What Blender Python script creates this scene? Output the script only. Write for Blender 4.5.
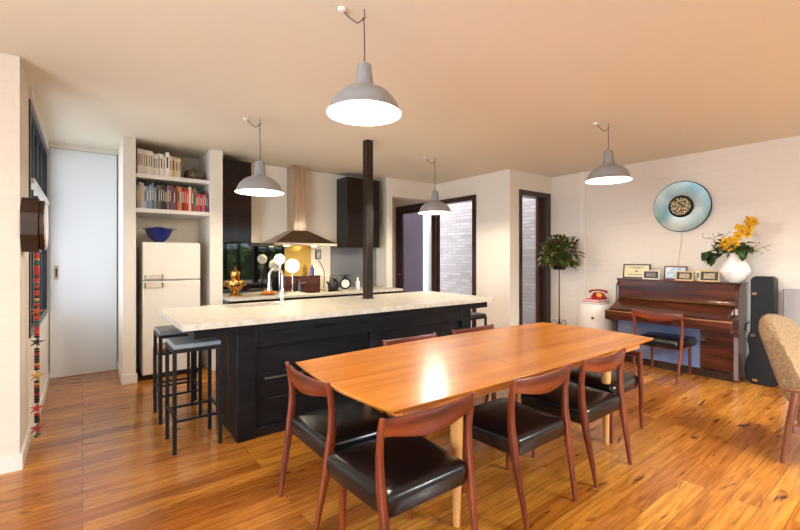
import bpy, bmesh, math, random
from mathutils import Vector, Matrix
random.seed(7)
PI = math.pi
R = math.radians
scene = bpy.context.scene
col = scene.collection
for o in list(bpy.data.objects): bpy.data.objects.remove(o)

# ------------------------------------------------------------ camera, world, daylight, exposure
cd = bpy.data.cameras.new('camera'); cam = bpy.data.objects.new('camera', cd); col.objects.link(cam)
cd.sensor_width = 36; cd.lens = 36 * 415 / 800; cd.shift_y = -8 / 800; cd.clip_start = .05
cam.location = (0, 0, 1.4); cam.rotation_euler = (PI / 2, 0, -R(37.4))
scene.camera = cam
w = bpy.data.worlds.new('world'); scene.world = w; w.use_nodes = True
bg = w.node_tree.nodes['Background']; bg.inputs[0].default_value = (.78, .85, 1, 1); bg.inputs[1].default_value = 2.2

def area(name, loc, rot, sx, sy, power, color):
    l = bpy.data.lights.new(name, 'AREA'); l.shape = 'RECTANGLE'; l.size = sx; l.size_y = sy
    l.energy = power; l.color = color
    o = bpy.data.objects.new(name, l); col.objects.link(o); o.location = loc; o.rotation_euler = rot
    return o
# soft daylight falling from above the gardens outside the rear window, and light at an unseen side window added for fill
def aim(o, tgt):
    o.rotation_euler = (Vector(tgt) - o.location).to_track_quat('-Z', 'Y').to_euler(); return o
aim(area('daylight_rear_garden', (4.1, -3.5, 3.5), (0, 0, 0), 3.6, 2.2, 1500, (1, .97, .94)), (4.0, .4, .6))
area('side_window_fill', (-2.85, .3, 1.25), (R(90), 0, R(-90)), 2.6, 2.1, 210, (.93, .95, 1))
area('daylight_hall_window', (-.62, 5.2, 1.7), (R(90), 0, R(-90)), 1.8, 1.7, 17, (.85, .91, 1))
PENDANT_W = 30
scene.view_settings.view_transform = 'Standard'
scene.view_settings.look = 'None'
scene.view_settings.gamma = 1
scene.view_settings.use_curve_mapping = False
scene.view_settings.exposure = 0.95

# ------------------------------------------------------------ materials
def lin(c):
    if isinstance(c, str):
        c = tuple(int(c[i:i + 2], 16) / 255 for i in (0, 2, 4))
    return tuple((x / 12.92 if x <= .04045 else ((x + .055) / 1.055) ** 2.4) for x in c) + (1,)
MATS = {}
def mat(name, color, rough=.5, metal=0, color2=None, scale=(8, 8, 8), nscale=1, bump=0, detail=4, coat=0, spec=.5, emit=None, lo=.35, hi=.65, trans=0, dist=0):
    if name in MATS: return MATS[name]
    m = bpy.data.materials.new(name); m.use_nodes = True
    nt = m.node_tree; b = nt.nodes['Principled BSDF']
    b.inputs['Base Color'].default_value = lin(color)
    b.inputs['Roughness'].default_value = rough; b.inputs['Metallic'].default_value = metal
    b.inputs['Coat Weight'].default_value = coat; b.inputs['Coat Roughness'].default_value = .08
    b.inputs['Specular IOR Level'].default_value = spec
    b.inputs['Transmission Weight'].default_value = trans
    if emit:
        b.inputs['Emission Color'].default_value = lin(emit[0]); b.inputs['Emission Strength'].default_value = emit[1]
    if color2 or bump:
        tc = nt.nodes.new('ShaderNodeTexCoord'); mp = nt.nodes.new('ShaderNodeMapping')
        mp.inputs['Scale'].default_value = scale
        n = nt.nodes.new('ShaderNodeTexNoise'); n.inputs['Scale'].default_value = nscale; n.inputs['Detail'].default_value = detail
        n.inputs['Distortion'].default_value = dist
        nt.links.new(tc.outputs['Object'], mp.inputs[0]); nt.links.new(mp.outputs[0], n.inputs['Vector'])
        if color2:
            r = nt.nodes.new('ShaderNodeValToRGB')
            r.color_ramp.elements[0].position = lo; r.color_ramp.elements[1].position = hi
            r.color_ramp.elements[0].color = lin(color); r.color_ramp.elements[1].color = lin(color2)
            nt.links.new(n.outputs['Fac'], r.inputs[0]); nt.links.new(r.outputs[0], b.inputs['Base Color'])
        if bump:
            bp = nt.nodes.new('ShaderNodeBump'); bp.inputs['Strength'].default_value = bump; bp.inputs['Distance'].default_value = .01
            nt.links.new(n.outputs['Fac'], bp.inputs['Height']); nt.links.new(bp.outputs[0], b.inputs['Normal'])
    MATS[name] = m
    return m

def brick_mat(name, c1, c2, mortar, axis='x', bw=.24, bh=.085, msize=.012, strength=.6, rough=.6, noise=.3):
    m = bpy.data.materials.new(name); m.use_nodes = True
    nt = m.node_tree; b = nt.nodes['Principled BSDF']; b.inputs['Roughness'].default_value = rough
    tc = nt.nodes.new('ShaderNodeTexCoord'); sp = nt.nodes.new('ShaderNodeSeparateXYZ'); cb = nt.nodes.new('ShaderNodeCombineXYZ')
    nt.links.new(tc.outputs['Object'], sp.inputs[0])
    nt.links.new(sp.outputs['X' if axis == 'x' else 'Y'], cb.inputs[0]); nt.links.new(sp.outputs['Z'], cb.inputs[1])
    br = nt.nodes.new('ShaderNodeTexBrick'); br.inputs['Scale'].default_value = 1
    br.inputs['Brick Width'].default_value = bw; br.inputs['Row Height'].default_value = bh
    br.inputs['Mortar Size'].default_value = msize; br.inputs['Mortar Smooth'].default_value = .6
    br.inputs['Color1'].default_value = lin(c1); br.inputs['Color2'].default_value = lin(c2); br.inputs['Mortar'].default_value = lin(mortar)
    nt.links.new(cb.outputs[0], br.inputs['Vector']); nt.links.new(br.outputs['Color'], b.inputs['Base Color'])
    n = nt.nodes.new('ShaderNodeTexNoise'); n.inputs['Scale'].default_value = 25; nt.links.new(tc.outputs['Object'], n.inputs['Vector'])
    ma = nt.nodes.new('ShaderNodeMath'); ma.operation = 'MULTIPLY_ADD'; ma.inputs[1].default_value = -1
    nm = nt.nodes.new('ShaderNodeMath'); nm.operation = 'MULTIPLY'; nm.inputs[1].default_value = noise
    nt.links.new(n.outputs['Fac'], nm.inputs[0]); nt.links.new(br.outputs['Fac'], ma.inputs[0]); nt.links.new(nm.outputs[0], ma.inputs[2])
    bp = nt.nodes.new('ShaderNodeBump'); bp.inputs['Strength'].default_value = strength; bp.inputs['Distance'].default_value = .006
    nt.links.new(ma.outputs[0], bp.inputs['Height']); nt.links.new(bp.outputs[0], b.inputs['Normal'])
    return m

def floor_mat():
    m = bpy.data.materials.new('timber_floorboards'); m.use_nodes = True
    nt = m.node_tree; L = nt.links; N = nt.nodes.new; b = nt.nodes['Principled BSDF']
    tc = N('ShaderNodeTexCoord')
    br = N('ShaderNodeTexBrick'); br.offset = .37; br.inputs['Scale'].default_value = 1
    br.inputs['Brick Width'].default_value = 1.5; br.inputs['Row Height'].default_value = .125
    br.inputs['Mortar Size'].default_value = .0012; br.inputs['Mortar Smooth'].default_value = .1; br.inputs['Bias'].default_value = 0
    br.inputs['Color1'].default_value = (0, 0, 0, 1); br.inputs['Color2'].default_value = (1, 1, 1, 1); br.inputs['Mortar'].default_value = (.3, .3, .3, 1)
    L.new(tc.outputs['Object'], br.inputs['Vector'])
    # board tone
    ramp = N('ShaderNodeValToRGB'); e = ramp.color_ramp.elements
    e[0].position = 0; e[0].color = lin('9a5a1e'); e[1].position = 1; e[1].color = lin('cc8c38')
    k = e.new(.35); k.color = lin('ae6c26'); k = e.new(.7); k.color = lin('bc7b2d')
    L.new(br.outputs['Color'], ramp.inputs[0])
    # grain
    mp = N('ShaderNodeMapping'); mp.inputs['Scale'].default_value = (2.2, 34, 1); L.new(tc.outputs['Object'], mp.inputs[0])
    ad = N('ShaderNodeVectorMath'); ad.operation = 'ADD'; L.new(mp.outputs[0], ad.inputs[0])
    sc = N('ShaderNodeVectorMath'); sc.operation = 'SCALE'; sc.inputs['Scale'].default_value = 13; L.new(br.outputs['Color'], sc.inputs[0]); L.new(sc.outputs[0], ad.inputs[1])
    n = N('ShaderNodeTexNoise'); n.inputs['Scale'].default_value = 1.3; n.inputs['Detail'].default_value = 6; n.inputs['Distortion'].default_value = .8
    L.new(ad.outputs[0], n.inputs['Vector'])
    gr = N('ShaderNodeValToRGB'); gr.color_ramp.elements[0].position = .3; gr.color_ramp.elements[0].color = (.5, .42, .36, 1)
    gr.color_ramp.elements[1].position = .68; gr.color_ramp.elements[1].color = (1.1, 1.08, 1.05, 1)
    L.new(n.outputs['Fac'], gr.inputs[0])
    mx = N('ShaderNodeMix'); mx.data_type = 'RGBA'; mx.blend_type = 'MULTIPLY'; mx.inputs[0].default_value = .95
    L.new(ramp.outputs[0], mx.inputs[6]); L.new(gr.outputs[0], mx.inputs[7])
    # dark gum veins
    mp2 = N('ShaderNodeMapping'); mp2.inputs['Scale'].default_value = (2.6, 15, 1); mp2.inputs['Location'].default_value = (3.1, 1.7, 0); L.new(tc.outputs['Object'], mp2.inputs[0])
    n2 = N('ShaderNodeTexNoise'); n2.inputs['Scale'].default_value = 1.0; n2.inputs['Detail'].default_value = 3; n2.inputs['Distortion'].default_value = .6
    L.new(mp2.outputs[0], n2.inputs['Vector'])
    vr = N('ShaderNodeValToRGB'); vr.color_ramp.elements[0].position = .63; vr.color_ramp.elements[0].color = (0, 0, 0, 1)
    vr.color_ramp.elements[1].position = .72; vr.color_ramp.elements[1].color = (1, 1, 1, 1); L.new(n2.outputs['Fac'], vr.inputs[0])
    mx2 = N('ShaderNodeMix'); mx2.data_type = 'RGBA'; L.new(vr.outputs[0], mx2.inputs[0]); L.new(mx.outputs[2], mx2.inputs[6]); mx2.inputs[7].default_value = lin('4a2410')
    # joints
    mx3 = N('ShaderNodeMix'); mx3.data_type = 'RGBA'; L.new(br.outputs['Fac'], mx3.inputs[0]); L.new(mx2.outputs[2], mx3.inputs[6]); mx3.inputs[7].default_value = lin('5a2f14')
    L.new(mx3.outputs[2], b.inputs['Base Color'])
    b.inputs['Roughness'].default_value = .2; b.inputs['Specular IOR Level'].default_value = .55
    bp = N('ShaderNodeBump'); bp.inputs['Strength'].default_value = .06; bp.inputs['Distance'].default_value = .004
    n3 = N('ShaderNodeTexNoise'); n3.inputs['Scale'].default_value = 5; L.new(tc.outputs['Object'], n3.inputs['Vector'])
    L.new(n3.outputs['Fac'], bp.inputs['Height']); L.new(bp.outputs[0], b.inputs['Normal'])
    return m

def vein_wood(name, c1, c2, c3, stretch, rough=.3, coat=0, ns=1.0):
    m = bpy.data.materials.new(name); m.use_nodes = True
    nt = m.node_tree; L = nt.links; N = nt.nodes.new; b = nt.nodes['Principled BSDF']
    tc = N('ShaderNodeTexCoord'); mp = N('ShaderNodeMapping'); mp.inputs['Scale'].default_value = stretch; L.new(tc.outputs['Object'], mp.inputs[0])
    n = N('ShaderNodeTexNoise'); n.inputs['Scale'].default_value = ns; n.inputs['Detail'].default_value = 5; n.inputs['Distortion'].default_value = .7
    L.new(mp.outputs[0], n.inputs['Vector'])
    r = N('ShaderNodeValToRGB'); e = r.color_ramp.elements; e[0].position = .3; e[0].color = lin(c1); e[1].position = .72; e[1].color = lin(c3)
    k = e.new(.5); k.color = lin(c2); L.new(n.outputs['Fac'], r.inputs[0]); L.new(r.outputs[0], b.inputs['Base Color'])
    b.inputs['Roughness'].default_value = rough; b.inputs['Coat Weight'].default_value = coat; b.inputs['Coat Roughness'].default_value = .12
    return m

M_plaster = mat('painted_plaster', 'e4dccf', .7, bump=.03, nscale=3)
M_ceiling = mat('ceiling_paint', 'e4dcc9', .8, bump=.02, nscale=2)
M_brickX = brick_mat('painted_brick_side', 'e0d7ca', 'dfd5c8', 'ded4c7', 'y', noise=1.5, strength=.13)
M_brickY = brick_mat('painted_brick_front', 'e0d5c4', 'dfd3c2', 'ded2c1', 'x', noise=1.5, strength=.14)
M_courtbrick = brick_mat('weathered_pale_brick', 'dccabd', 'c4ad9f', 'b8a69a', 'y', bw=.28, bh=.07, msize=.008, strength=1, rough=.8)
M_white = mat('white_gloss_paint', 'e6e2da', .35)
M_doorwhite = mat('white_door_paint', 'e2e5e8', .3)
M_floor = floor_mat()
M_black = mat('black_paint', '0b0b0d', .35)
M_darkframe = mat('dark_stained_frame', '2e1710', .3, color2='3b2017', scale=(30, 30, 2))
M_blackframe = mat('black_window_frame', '14161c', .35)
M_teak = vein_wood('teak_wood', '451808', '6a2a10', '853e1a', (14, 14, 1.6), .32, 0)
M_teakrail = vein_wood('teak_rail', '431607', '68280f', '823b18', (2, 10, 22), .32, 0)
M_table = vein_wood('table_teak', 'a05c1e', 'b66f26', 'c68032', (.8, 11, 4), .26, 0)
M_tableedge = vein_wood('table_edge', '8f4a1f', 'ad6429', 'c07a3a', (1.5, 22, 22), .25, .4)
M_oak = vein_wood('light_oak_leg', 'a8703a', 'c08a4e', 'cd9c60', (18, 18, 1.2), .35, .2)
M_vinyl = mat('black_vinyl', '08090d', .26, bump=.05, nscale=18, spec=.6)
M_steel = mat('brushed_steel', 'b8a894', .28, 1, color2='cdbfae', scale=(60, 60, 2))
M_chrome = mat('chrome', 'd8d8d8', .12, 1)
M_glass_black = mat('black_glass', '0a0b0e', .04, spec=.9)
M_cab = mat('dark_cabinet_timber', '170d09', .12, color2='22140e', scale=(2, 30, 30), nscale=3, spec=.3)
M_pale = mat('pale_stone_worktop', 'cdc7bb', .35, color2='b8b0a1', scale=(5, 5, 5), nscale=4, bump=.04, detail=8)
M_islandblack = mat('worn_black_timber', '08080b', .38, color2='121216', scale=(3, 3, 26), nscale=2, bump=.15, detail=8, spec=.25)
M_shade = mat('grey_enamel', '8d8c8c', .3, coat=.3)
M_shadein = mat('white_enamel', 'f4f0e6', .4)
M_bulb = mat('lit_bulb', 'ffe9c4', .5, emit=('ffe2b0', 30))
M_cord = mat('dark_flex', '3a3430', .6)
M_fridge = mat('cream_fridge', 'e3ddd1', .3)
M_paper = mat('paper_pages', 'e0d6c0', .8)
M_pianowood = vein_wood('walnut_piano', '2e120b', '471d12', '60301d', (10, 1.2, 14), .22, .5)
M_pianodark = vein_wood('dark_piano_side', '1f100c', '2c1812', '38211a', (6, 6, 2), .3, .3)
M_iron = mat('black_iron', '17171a', .45, .4)
M_ceramic = mat('white_ceramic', 'eeeae4', .25)
M_leaf = mat('green_leaf', '2f4a1c', .45, color2='5c6e2a', scale=(9, 9, 9), nscale=1)
M_leafdark = mat('dark_green_leaf', '1f3a16', .4, color2='35541f', scale=(12, 12, 12), nscale=1)
M_twig = mat('brown_twig', '5a3c28', .8)
M_yellow = mat('yellow_petal', 'e6b316', .5, color2='d99a0c', scale=(30, 30, 30), nscale=1)
M_fabric = mat('tan_wool', '947650', .95, color2='745a40', scale=(60, 60, 60), nscale=1, bump=.6, detail=8)
M_casehard = mat('black_case_shell', '0a0a0c', .45, bump=.15, nscale=40, spec=.3)
M_redplastic = mat('red_plastic', '8e0c0a', .25, coat=.3)

# ------------------------------------------------------------ mesh builder
class MB:
    def __init__(s): s.bm = bmesh.new()
    def box(s, x0, x1, y0, y1, z0, z1):
        r = bmesh.ops.create_cube(s.bm, size=1)
        for v in r['verts']:
            v.co = Vector((x0 + (v.co.x + .5) * (x1 - x0), y0 + (v.co.y + .5) * (y1 - y0), z0 + (v.co.z + .5) * (z1 - z0)))
        return s
    def rings(s, rings, cap=True, closed=False):
        vs = [[s.bm.verts.new(p) for p in r] for r in rings]
        n = len(vs[0])
        m = len(vs)
        for i in range(m if closed else m - 1):
            a, b = vs[i], vs[(i + 1) % m]
            for j in range(n):
                s.bm.faces.new((a[j], a[(j + 1) % n], b[(j + 1) % n], b[j]))
        if cap and not closed:
            s.bm.faces.new(list(reversed(vs[0]))); s.bm.faces.new(vs[-1])
        return s
    def lathe(s, prof, c=(0, 0, 0), n=32, axis='z', cap=True):
        rr = []
        for (r, h) in prof:
            ring = []
            for k in range(n):
                a = 2 * PI * k / n
                p = (r * math.cos(a), r * math.sin(a), h)
                if axis == 'x': p = (p[2], p[0], p[1])
                if axis == 'y': p = (p[1], p[2], p[0])
                ring.append(Vector(p) + Vector(c))
            rr.append(ring)
        return s.rings(rr, cap)
    def tube(s, pts, rad, n=8, cap=True):
        pts = [Vector(p) for p in pts]; rr = []
        up = None
        for i, p in enumerate(pts):
            d = (pts[min(i + 1, len(pts) - 1)] - pts[max(i - 1, 0)]).normalized()
            if up is None: up = Vector((0, 0, 1)) if abs(d.z) < .9 else Vector((1, 0, 0))
            a = d.cross(up)
            if a.length < 1e-4: a = d.cross(Vector((0, 1, 0)))
            a.normalize(); b = a.cross(d).normalized(); up = b
            r = rad[i] if isinstance(rad, (list, tuple)) else rad
            rr.append([p + (a * math.cos(2 * PI * k / n) + b * math.sin(2 * PI * k / n)) * r for k in range(n)])
        return s.rings(rr, cap)
    def loft_z(s, st, n=14, p=2.6):          # st: (x, y, z, half_w, half_d), rounded section
        rr = []
        for (x, y, z, a, b) in st:
            ring = []
            for k in range(n):
                t = 2 * PI * (k + .5) / n; c_, s_ = math.cos(t), math.sin(t)
                ring.append((x + a * math.copysign(abs(c_) ** (2 / p), c_), y + b * math.copysign(abs(s_) ** (2 / p), s_), z))
            rr.append(ring)
        return s.rings(rr)
    def loft_x(s, st, n=14, p=3):            # st: (x, y, z, half_thick(y), half_height(z))
        rr = []
        for (x, y, z, a, b) in st:
            ring = []
            for k in range(n):
                t = 2 * PI * (k + .5) / n; c_, s_ = math.cos(t), math.sin(t)
                ring.append((x, y + a * math.copysign(abs(c_) ** (2 / p), c_), z + b * math.copysign(abs(s_) ** (2 / p), s_)))
            rr.append(ring)
        return s.rings(rr)
    def sphere(s, c, r, seg=16, sc=(1, 1, 1)):
        rr = bmesh.ops.create_uvsphere(s.bm, u_segments=seg, v_segments=max(6, seg // 2 + 2), radius=r)
        for v in rr['verts']: v.co = Vector((v.co.x * sc[0], v.co.y * sc[1], v.co.z * sc[2])) + Vector(c)
        return s
    def prism(s, poly, a0, a1, axis='x'):    # outline in the other two axes, extruded along axis
        def P(u, v, a): return {'x': (a, u, v), 'y': (u, a, v), 'z': (u, v, a)}[axis]
        return s.rings([[P(u, v, a0) for u, v in poly], [P(u, v, a1) for u, v in poly]])
    def leaf(s, p, d, L, W, droop=.2, up=None):
        d = Vector(d).normalized(); p = Vector(p)
        a = d.cross(up or Vector((random.uniform(-.4, .4), random.uniform(-.4, .4), 1)))
        if a.length < .01: a = Vector((1, 0, 0))
        a.normalize(); nn = a.cross(d)
        q = [p, p + d * L * .35 + a * W * .5 + nn * W * .15, p + d * L * .7 + a * W * .38 - Vector((0, 0, droop * L * .4)), p + d * L - Vector((0, 0, droop * L)),
             p + d * L * .7 - a * W * .38 - Vector((0, 0, droop * L * .4)), p + d * L * .35 - a * W * .5 + nn * W * .15]
        mid = p + d * L * .45 - nn * W * .08
        v = [s.bm.verts.new(x) for x in q]; m_ = s.bm.verts.new(mid)
        for i in range(6): s.bm.faces.new((v[i], v[(i + 1) % 6], m_))
        return s
    def build(s, name, m, parent=None, bevel=0, smooth=True, loc=None, solid=0, kind=None, sub=0):
        bmesh.ops.recalc_face_normals(s.bm, faces=s.bm.faces)
        me = bpy.data.meshes.new(name); s.bm.to_mesh(me); s.bm.free()
        o = bpy.data.objects.new(name, me); col.objects.link(o); me.materials.append(m)
        if parent: o.parent = parent
        if loc: o.location = loc
        if solid:
            q = o.modifiers.new('s', 'SOLIDIFY'); q.thickness = solid
        if bevel:
            q = o.modifiers.new('b', 'BEVEL'); q.width = bevel; q.segments = 2; q.limit_method = 'ANGLE'; q.angle_limit = R(35)
        if sub:
            q = o.modifiers.new('u', 'SUBSURF'); q.levels = sub; q.render_levels = sub
        if smooth:
            for p in me.polygons: p.use_smooth = True
            try: me.set_sharp_from_angle(angle=R(38))
            except Exception: pass
        if kind: o['kind'] = kind
        return o

def tag(o, label, cat, group=None):
    o['label'] = label; o['category'] = cat
    if group: o['group'] = group
    return o
def thing(name, label, cat, loc=(0, 0, 0), rz=0, group=None):
    o = bpy.data.objects.new(name, None); col.objects.link(o); o.location = loc; o.rotation_euler = (0, 0, rz); o.empty_display_size = .1
    return tag(o, label, cat, group)
def dup(root, loc, rz, label):
    r = root.copy(); col.objects.link(r); r.location = loc; r.rotation_euler = (0, 0, rz); r['label'] = label
    for ch in list(root.children):
        c = ch.copy(); col.objects.link(c); c.parent = r
        for g in list(ch.children):
            d = g.copy(); col.objects.link(d); d.parent = c
    return r
def struct(name, mb, m, bevel=0, parent=None):
    o = mb.build(name, m, parent, bevel=bevel, smooth=False)
    if not parent: o['kind'] = 'structure'
    return o
def B(*a): return MB().box(*a)

# ------------------------------------------------------------ room shell
H = 2.72
WX = 6.18          # piano wall
struct('floor', B(-2.8, 5.24, -1.75, 7.2, -.1, 0).box(5.24, 6.3, -1.75, 4.09, -.1, 0), M_floor)
struct('ceiling', B(-2.8, 5.24, -1.75, 7.2, H, H + .1).box(5.24, 6.33, -1.75, 4.09, H, H + .1), M_ceiling)
# left wall close to the camera, its far end turning along the window wall
struct('wall_front_left', B(-2.8, -.33, 3.7, 3.85, 0, H), M_brickY)
struct('wall_left', B(-.5, -.33, 3.85, 4.27, 0, H).box(-.45, -.31, 4.27, 6.35, 0, .77).box(-.45, -.31, 4.27, 6.35, 2.62, H), M_plaster)
struct('baseboard_left', B(-2.8, -.315, 3.682, 3.7, 0, .1).box(-.33, -.313, 3.7, 4.27, 0, .1).box(-.312, -.297, 4.27, 6.2, 0, .1), M_white)
struct('wall_back_left', B(-.45, .36, 6.22, 6.35, 2.66, H).box(-.45, .36, 6.27, 6.35, 0, 2.66).box(.36, .47, 6.22, 6.35, 0, H), M_plaster)
# alcove piers
struct('wall_fridge_pier', B(.35, .47, 5.45, 6.22, 0, H), M_plaster)
struct('wall_alcove_back', B(.47, 1.24, 6.1, 6.3, 0, H), M_plaster)
struct('wall_alcove_pier', B(1.24, 1.385, 5.45, 6.1, 0, H), M_plaster)
struct('baseboard_pier', B(.337, .483, 5.437, 5.45, 0, .11).box(.337, .35, 5.45, 6.2, 0, .11), M_white, .004)
struct('trim_shelf', B(.47, 1.24, 5.47, 6.1, 2.295, 2.34).box(.47, 1.24, 5.47, 6.1, 1.905, 1.95), M_white, .003)
struct('wall_kitchen_back', B(1.385, 4.12, 5.9, 6.1, 0, H), M_plaster)
struct('wall_kitchen_right', B(4.0, 4.12, 5.6, 5.9, 0, H), M_plaster)
struct('wall_lintel', B(4.12, 5.1, 5.6, 5.78, 2.42, H), M_plaster)
struct('wall_hall_end', B(4.0, 5.22, 7.0, 7.12, 0, H).box(4.0, 4.12, 6.1, 7.0, 0, H), M_plaster)
struct('wall_courtyard_side', B(5.1, 5.24, 3.95, 4.62, 0, H).box(5.1, 5.24, 4.62, 6.8, 2.42, H).box(5.1, 5.24, 6.8, 7.0, 0, H), M_plaster)
struct('wall_right_return', B(5.24, 5.32, 3.95, 4.09, 0, H).box(5.32, 6.14, 3.95, 4.09, 2.44, H).box(6.14, 6.3, 3.95, 4.09, 0, H), M_plaster)
struct('wall_piano', B(WX, WX + .15, -1.75, 3.95, 0, H), M_brickX)
struct('trim_pilaster', B(WX - .02, WX, 3.36, 3.44, 0, H), M_plaster)
struct('baseboard_piano', B(WX - .015, WX, -1.6, 3.36, 0, .11), M_white)
struct('wall_rear', B(-2.8, 2.85, -1.75, -1.6, 0, H).box(5.35, 6.2, -1.75, -1.6, 0, H).box(2.85, 5.35, -1.75, -1.6, 2.3, H), M_plaster)
struct('wall_side_left', B(-2.8, -2.65, -1.6, -1, 0, H).box(-2.8, -2.65, 1.6, 3.7, 0, H).box(-2.8, -2.65, -1, 1.6, 2.3, H).box(-2.8, -2.65, -1, 1.6, 0, .3), M_plaster)

def pane_mat():
    m = bpy.data.materials.new('clear_glass'); m.use_nodes = True; nt = m.node_tree
    for n in list(nt.nodes):
        if n.type != 'OUTPUT_MATERIAL': nt.nodes.remove(n)
    out = [n for n in nt.nodes if n.type == 'OUTPUT_MATERIAL'][0]
    t = nt.nodes.new('ShaderNodeBsdfTransparent'); g = nt.nodes.new('ShaderNodeBsdfGlossy'); g.inputs['Roughness'].default_value = .02
    lw = nt.nodes.new('ShaderNodeLayerWeight'); lw.inputs[0].default_value = .5
    pw = nt.nodes.new('ShaderNodeMath'); pw.operation = 'POWER'; pw.inputs[1].default_value = 4; nt.links.new(lw.outputs['Facing'], pw.inputs[0])
    f = nt.nodes.new('ShaderNodeMath'); f.operation = 'MULTIPLY_ADD'; f.inputs[1].default_value = .55; f.inputs[2].default_value = .03; nt.links.new(pw.outputs[0], f.inputs[0]); x = nt.nodes.new('ShaderNodeMixShader')
    t.inputs[0].default_value = (.9, .94, .97, 1)
    nt.links.new(f.outputs[0], x.inputs[0]); nt.links.new(t.outputs[0], x.inputs[1]); nt.links.new(g.outputs[0], x.inputs[2]); nt.links.new(x.outputs[0], out.inputs[0])
    return m
M_pane = pane_mat()

# window_1: left window strip, dark frames with a pale transom
wf = B(-.44, -.32, 4.27, 4.33, .77, 2.62).box(-.44, -.32, 6.12, 6.2, .77, 2.62).box(-.44, -.32, 4.33, 6.12, 2.55, 2.62).box(-.44, -.32, 4.33, 6.12, .77, .83)
for y in (4.78, 5.23, 5.68): wf.box(-.42, -.34, y, y + .05, .83, 2.55)
w1 = struct('window_1', wf, M_blackframe, .003)
struct('transom', B(-.43, -.3, 4.33, 6.12, 1.98, 2.02), M_white, parent=w1)
struct('pane', B(-.385, -.38, 4.33, 6.12, .83, 2.55), M_pane, parent=w1)
# window_2 behind the camera (shows in the black splashback), window_3_fill at the side, unseen, added for light and blue sheen
wf = B(2.85, 5.35, -1.7, -1.62, 2.22, 2.3).box(2.85, 5.35, -1.7, -1.62, 0, .1).box(2.85, 5.35, -1.69, -1.63, 1.5, 1.56)
for x in (2.85, 3.45, 3.85, 4.35, 4.75, 5.27): wf.box(x, x + .08, -1.7, -1.62, .1, 2.22)
w2 = struct('window_2', wf, M_blackframe); struct('pane', B(2.93, 5.27, -1.665, -1.66, .1, 2.22), M_pane, parent=w2)
wf = B(-2.76, -2.68, -1, 1.6, 2.22, 2.3).box(-2.76, -2.68, -1, 1.6, .3, .38)
for y in (-1, -.15, .7, 1.52): wf.box(-2.76, -2.68, y, y + .08, .38, 2.22)
w3 = struct('window_3_fill', wf, M_blackframe); struct('pane', B(-2.725, -2.72, -.92, 1.52, .38, 2.22), M_pane, parent=w3)

# door_1 flush white sliding door
d1 = struct('door_1', B(-.3, .335, 6.215, 6.255, .003, 2.655), M_doorwhite, .003)
MB().box(-.262, -.222, 6.209, 6.2155, 1.14, 1.30).build('door_handle', M_steel, d1, bevel=.003)
MB().box(-.25, -.234, 6.207, 6.2095, 1.17, 1.27).build('recess', M_black, d1)
# door_2 glazed sliding doors onto the courtyard
df = B(5.08, 5.22, 4.62, 4.70, 0, 2.42).box(5.08, 5.22, 6.72, 6.8, 0, 2.42).box(5.08, 5.22, 4.70, 6.72, 2.34, 2.42).box(5.08, 5.22, 4.7, 6.72, 0, .05)
d2 = struct('door_2', df, M_darkframe, .004)
lf = B(5.15, 5.19, 5.58, 5.7, .05, 2.34).box(5.15, 5.19, 4.7, 5.58, .05, .15).build('sliding_leaf', M_darkframe, d2)
B(5.168, 5.174, 4.7, 5.58, .15, 2.34).build('pane', M_pane, lf)
lf = B(5.10, 5.14, 5.6, 5.72, .05, 2.34).box(5.10, 5.14, 6.6, 6.72, .05, 2.34).box(5.10, 5.14, 5.72, 6.6, 2.26, 2.34).build('sliding_leaf', M_darkframe, d2)
B(5.118, 5.124, 5.72, 6.6, .05, 2.26).build('pane', M_pane, lf)
MB().lathe([(.0, 0), (.018, .002), (.018, .014), (.0, .018)], (5.145, 4.75, 1.05), 12, 'x').build('lock_knob', M_steel, d2)
MB().lathe([(.0, 0), (.018, .002), (.018, .014), (.0, .018)], (5.075, 6.66, 1.05), 12, 'x').build('lock_knob', M_steel, d2)
# door_3 narrow glazed door beside the plant
df = B(5.32, 5.38, 3.93, 4.11, 0, 2.44).box(6.02, 6.14, 3.93, 4.11, 0, 2.44).box(5.38, 6.02, 3.93, 4.11, 2.36, 2.44)
d3 = struct('door_3', df, M_darkframe, .004)
B(5.92, 5.985, 4.03, 4.07, 0, 2.36).build('door_stile', mat('mid_brown_stile', '5a3320', .35), d3)
B(5.38, 6.02, 4.048, 4.052, 0, 2.36).build('pane', M_pane, d3)

# outdoors: courtyard and rear garden
struct('wall_courtyard', B(6.75, 6.95, 3.2, 9.5, -.1, 3.4), M_courtbrick)
struct('floor_courtyard', B(5.24, 6.75, 4.09, 9.5, -.15, -.02), mat('paving', '9a928a', .8))
struct('wall_courtyard_end', B(5.1, 6.95, 9.5, 9.7, -.1, 3.4), M_courtbrick)
struct('ground', B(-9, 12, -9, -1.75, -.2, -.05), mat('garden_ground', '5b5f42', .9, color2='47502f'))
struct('ground', B(-9, -2.8, -1.75, 9, -.2, -.05), mat('garden_ground', '5b5f42', .9))
mb = MB()
for _ in range(1500):
    x, y, z = random.uniform(1.5, 8.5), random.uniform(-4.6, -3.7), random.uniform(0, 1.95)
    mb.leaf((x, y, z), (random.uniform(-1, 1), random.uniform(.2, 1), random.uniform(-.4, .8)), .28, .16)
mb.box(1.5, 8.5, -4.6, -4.1, -.05, 1.7)
hd = mb.build('garden_hedge', M_leaf, smooth=False); tag(hd, 'green garden hedge reflected in the black kitchen splashback', 'hedge'); hd['kind'] = 'stuff'

struct('wall_pane_reflection', B(6.7, 6.75, 7.8, 9.5, -.1, 3.4), mat('dark_purple_reflection', '3c2a30', .5, color2='4c3640', scale=(4, 14, 1)))  # dark slab added to stand for the dark reflection in the left pane
struct('trim_1', B(6.68, 6.75, 7.6, 7.8, -.1, 3.4), M_white)
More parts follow.
